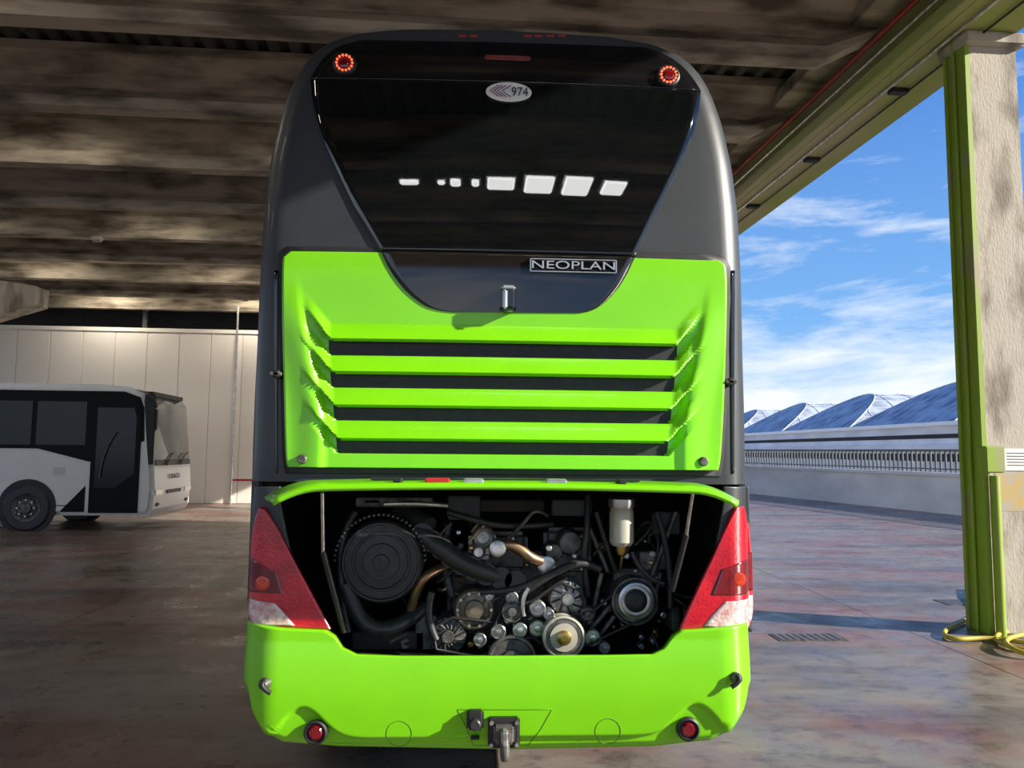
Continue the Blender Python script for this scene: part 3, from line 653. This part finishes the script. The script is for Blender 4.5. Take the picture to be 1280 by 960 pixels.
for k in range(-3,9):
    c=Q0+dv*(k*sp+.5*sp)
    vs=[];fs=[];nl=10
    def setb(i,j):
        # sloped (hipped) vault end: the shell leans back towards its crown
        s,h=vp(i,NS); back=1.6*h if j==0 else max(1.6*h,1.8*j)
        return c+dv*s+nv*(-.1+back)+Vector((0,0,base_z+h))
    for j in range(nl+1):
        for i in range(NS+1): vs.append(setb(i,j))
    for j in range(nl):
        for i in range(NS): q=j*(NS+1)+i; fs.append((q,q+1,q+NS+2,q+NS+1))
    # end surface as strips from springing line to the arch
    b0=len(vs)
    for i in range(NS+1): vs.append(c+dv*vp(i,NS)[0]+nv*(-.1)+Vector((0,0,base_z)))
    for i in range(NS): fs.append((b0+i,b0+i+1,i+1,i))
    mesh('barrel_vault',vs,fs,VA,vb,False)
    for j in range(0,11):
        tube('vault_rib',[setb(i,j) for i in range(NS+1)],.035,RIB,vb,kind='POLY')
    for i in range(2,NS,2):
        tube('end_mullion',[vs[b0+i],vs[i]],.03,RIB,vb,kind='POLY')
        tube('vault_purlin',[setb(i,0),setb(i,10)],.03,RIB,vb,kind='POLY')
p=PZ(1010,797,0); dr=empty('floor_drain'); box('frame',(p.x-.33,p.y-.14,0),(p.x+.33,p.y+.14,.006),CAST,dr)
for k in range(9): box('bar',(p.x-.3+k*.07,p.y-.12,.006),(p.x-.27+k*.07,p.y+.12,.010),BRONZE,dr)
p=PZ(1201,753,0); dr=empty('floor_drain'); box('frame',(p.x-.25,p.y-.16,0),(p.x+.25,p.y+.16,.006),CAST,dr)
gh=empty('garden_hose')
tube('loop',[PZ(1290,742,.0)+Vector((0,0,.35)),PZ(1262,752,0)+Vector((0,-.1,.25)),PZ(1232,765,.03),PZ(1200,778,.03),PZ(1176,790,.03),PZ(1190,800,.03),PZ(1230,797,.03),PZ(1262,800,.03),PZ(1300,806,.03)],.022,YEL,gh)
tube('loop',[PZ(1300,783,.03),PZ(1255,788,.03),PZ(1240,799,.03),PZ(1270,812,.03),PZ(1310,815,.03)],.022,YEL,gh)
tube('loop',[PZ(1300,790,.07),PZ(1262,795,.07),PZ(1255,805,.07),PZ(1280,818,.05),PZ(1310,822,.03)],.022,YEL,gh)
GLOW=mat('reflection_glow',(.9,.9,.9),.5,emis=(1,1,1),estr=9,var=(.8,.8,.8))  # added glowing panels behind the camera, only to give bright spots in rear glass
for x,w,h in ((-1.15,.13,.07),(-.7,.05,.06),(-.5,.07,.11),(-.22,.05,.1),(.14,.19,.19),(.68,.2,.27),(1.22,.19,.3),(1.75,.16,.22)):
    l=empty('added_glow_panel'); y=-4.5; z=5.95
    box('diffuser',(x-w,y-h,z),(x+w,y+h,z+.05),GLOW,l,.02); box('housing',(x-w-.03,y-h-.03,z+.04),(x+w+.03,y+h+.03,z+.16),STEEL,l,.02); tube('suspension',[(x,y,z+.15),(x,y,6.9)],.01,STEEL,l,kind='POLY')
# =====================================================  LIGHT
L=Vector((-1,.36,-.46)).normalized()
sd=bpy.data.lights.new('sun','SUN'); sd.energy=9.5; sd.angle=rad(.6); sd.color=(1,.93,.82)
so=bpy.data.objects.new('sun',sd); so.rotation_euler=L.to_track_quat('-Z','Y').to_euler(); so.location=(10,-5,10); link(so)
w=bpy.data.worlds.new('sky'); bpy.context.scene.world=w; w.use_nodes=True; nt=w.node_tree; N=nt.nodes
bg=N['Background']; tc=N.new('ShaderNodeTexCoord'); sx=N.new('ShaderNodeSeparateXYZ'); nt.links.new(tc.outputs['Generated'],sx.inputs[0])
gr=N.new('ShaderNodeValToRGB'); e=gr.color_ramp.elements; e[0].position=0; e[0].color=(.5,.7,.88,1); e[1].position=.5; e[1].color=(.05,.18,.6,1)
e2=gr.color_ramp.elements.new(.16); e2.color=(.19,.43,.82,1)
nt.links.new(sx.outputs['Z'],gr.inputs[0])
mp=N.new('ShaderNodeMapping'); mp.inputs['Scale'].default_value=(1.6,1.6,6.5); mp.inputs['Location'].default_value=(.35,.2,.1); nt.links.new(tc.outputs['Generated'],mp.inputs[0])
no=N.new('ShaderNodeTexNoise'); no.inputs['Scale'].default_value=2.1; no.inputs['Detail'].default_value=10; no.inputs['Roughness'].default_value=.62; no.inputs['Distortion'].default_value=.3; nt.links.new(mp.outputs[0],no.inputs['Vector'])
bias=N.new('ShaderNodeMapRange'); bias.inputs['From Min'].default_value=.08; bias.inputs['From Max'].default_value=.42; bias.inputs['To Min'].default_value=.12; bias.inputs['To Max'].default_value=-.09; nt.links.new(sx.outputs['Z'],bias.inputs[0])
ad=N.new('ShaderNodeMath'); nt.links.new(no.outputs['Fac'],ad.inputs[0]); nt.links.new(bias.outputs[0],ad.inputs[1])
cr=N.new('ShaderNodeValToRGB'); cr.color_ramp.elements[0].position=.48; cr.color_ramp.elements[1].position=.7; nt.links.new(ad.outputs[0],cr.inputs[0])
mx=N.new('ShaderNodeMix'); mx.data_type='RGBA'; mx.inputs[7].default_value=(.85,.9,.97,1); nt.links.new(cr.outputs[0],mx.inputs[0]); nt.links.new(gr.outputs[0],mx.inputs[6])
nt.links.new(mx.outputs[2],bg.inputs[0]); bg.inputs[1].default_value=1.15
cd=bpy.data.cameras.new('camera'); cd.sensor_width=36; cd.lens=27; cd.clip_end=500
co=bpy.data.objects.new('camera',cd); co.matrix_world=Matrix.Translation(CAM)@R.to_4x4(); link(co); bpy.context.scene.camera=co
bpy.context.scene.view_settings.view_transform='Standard'
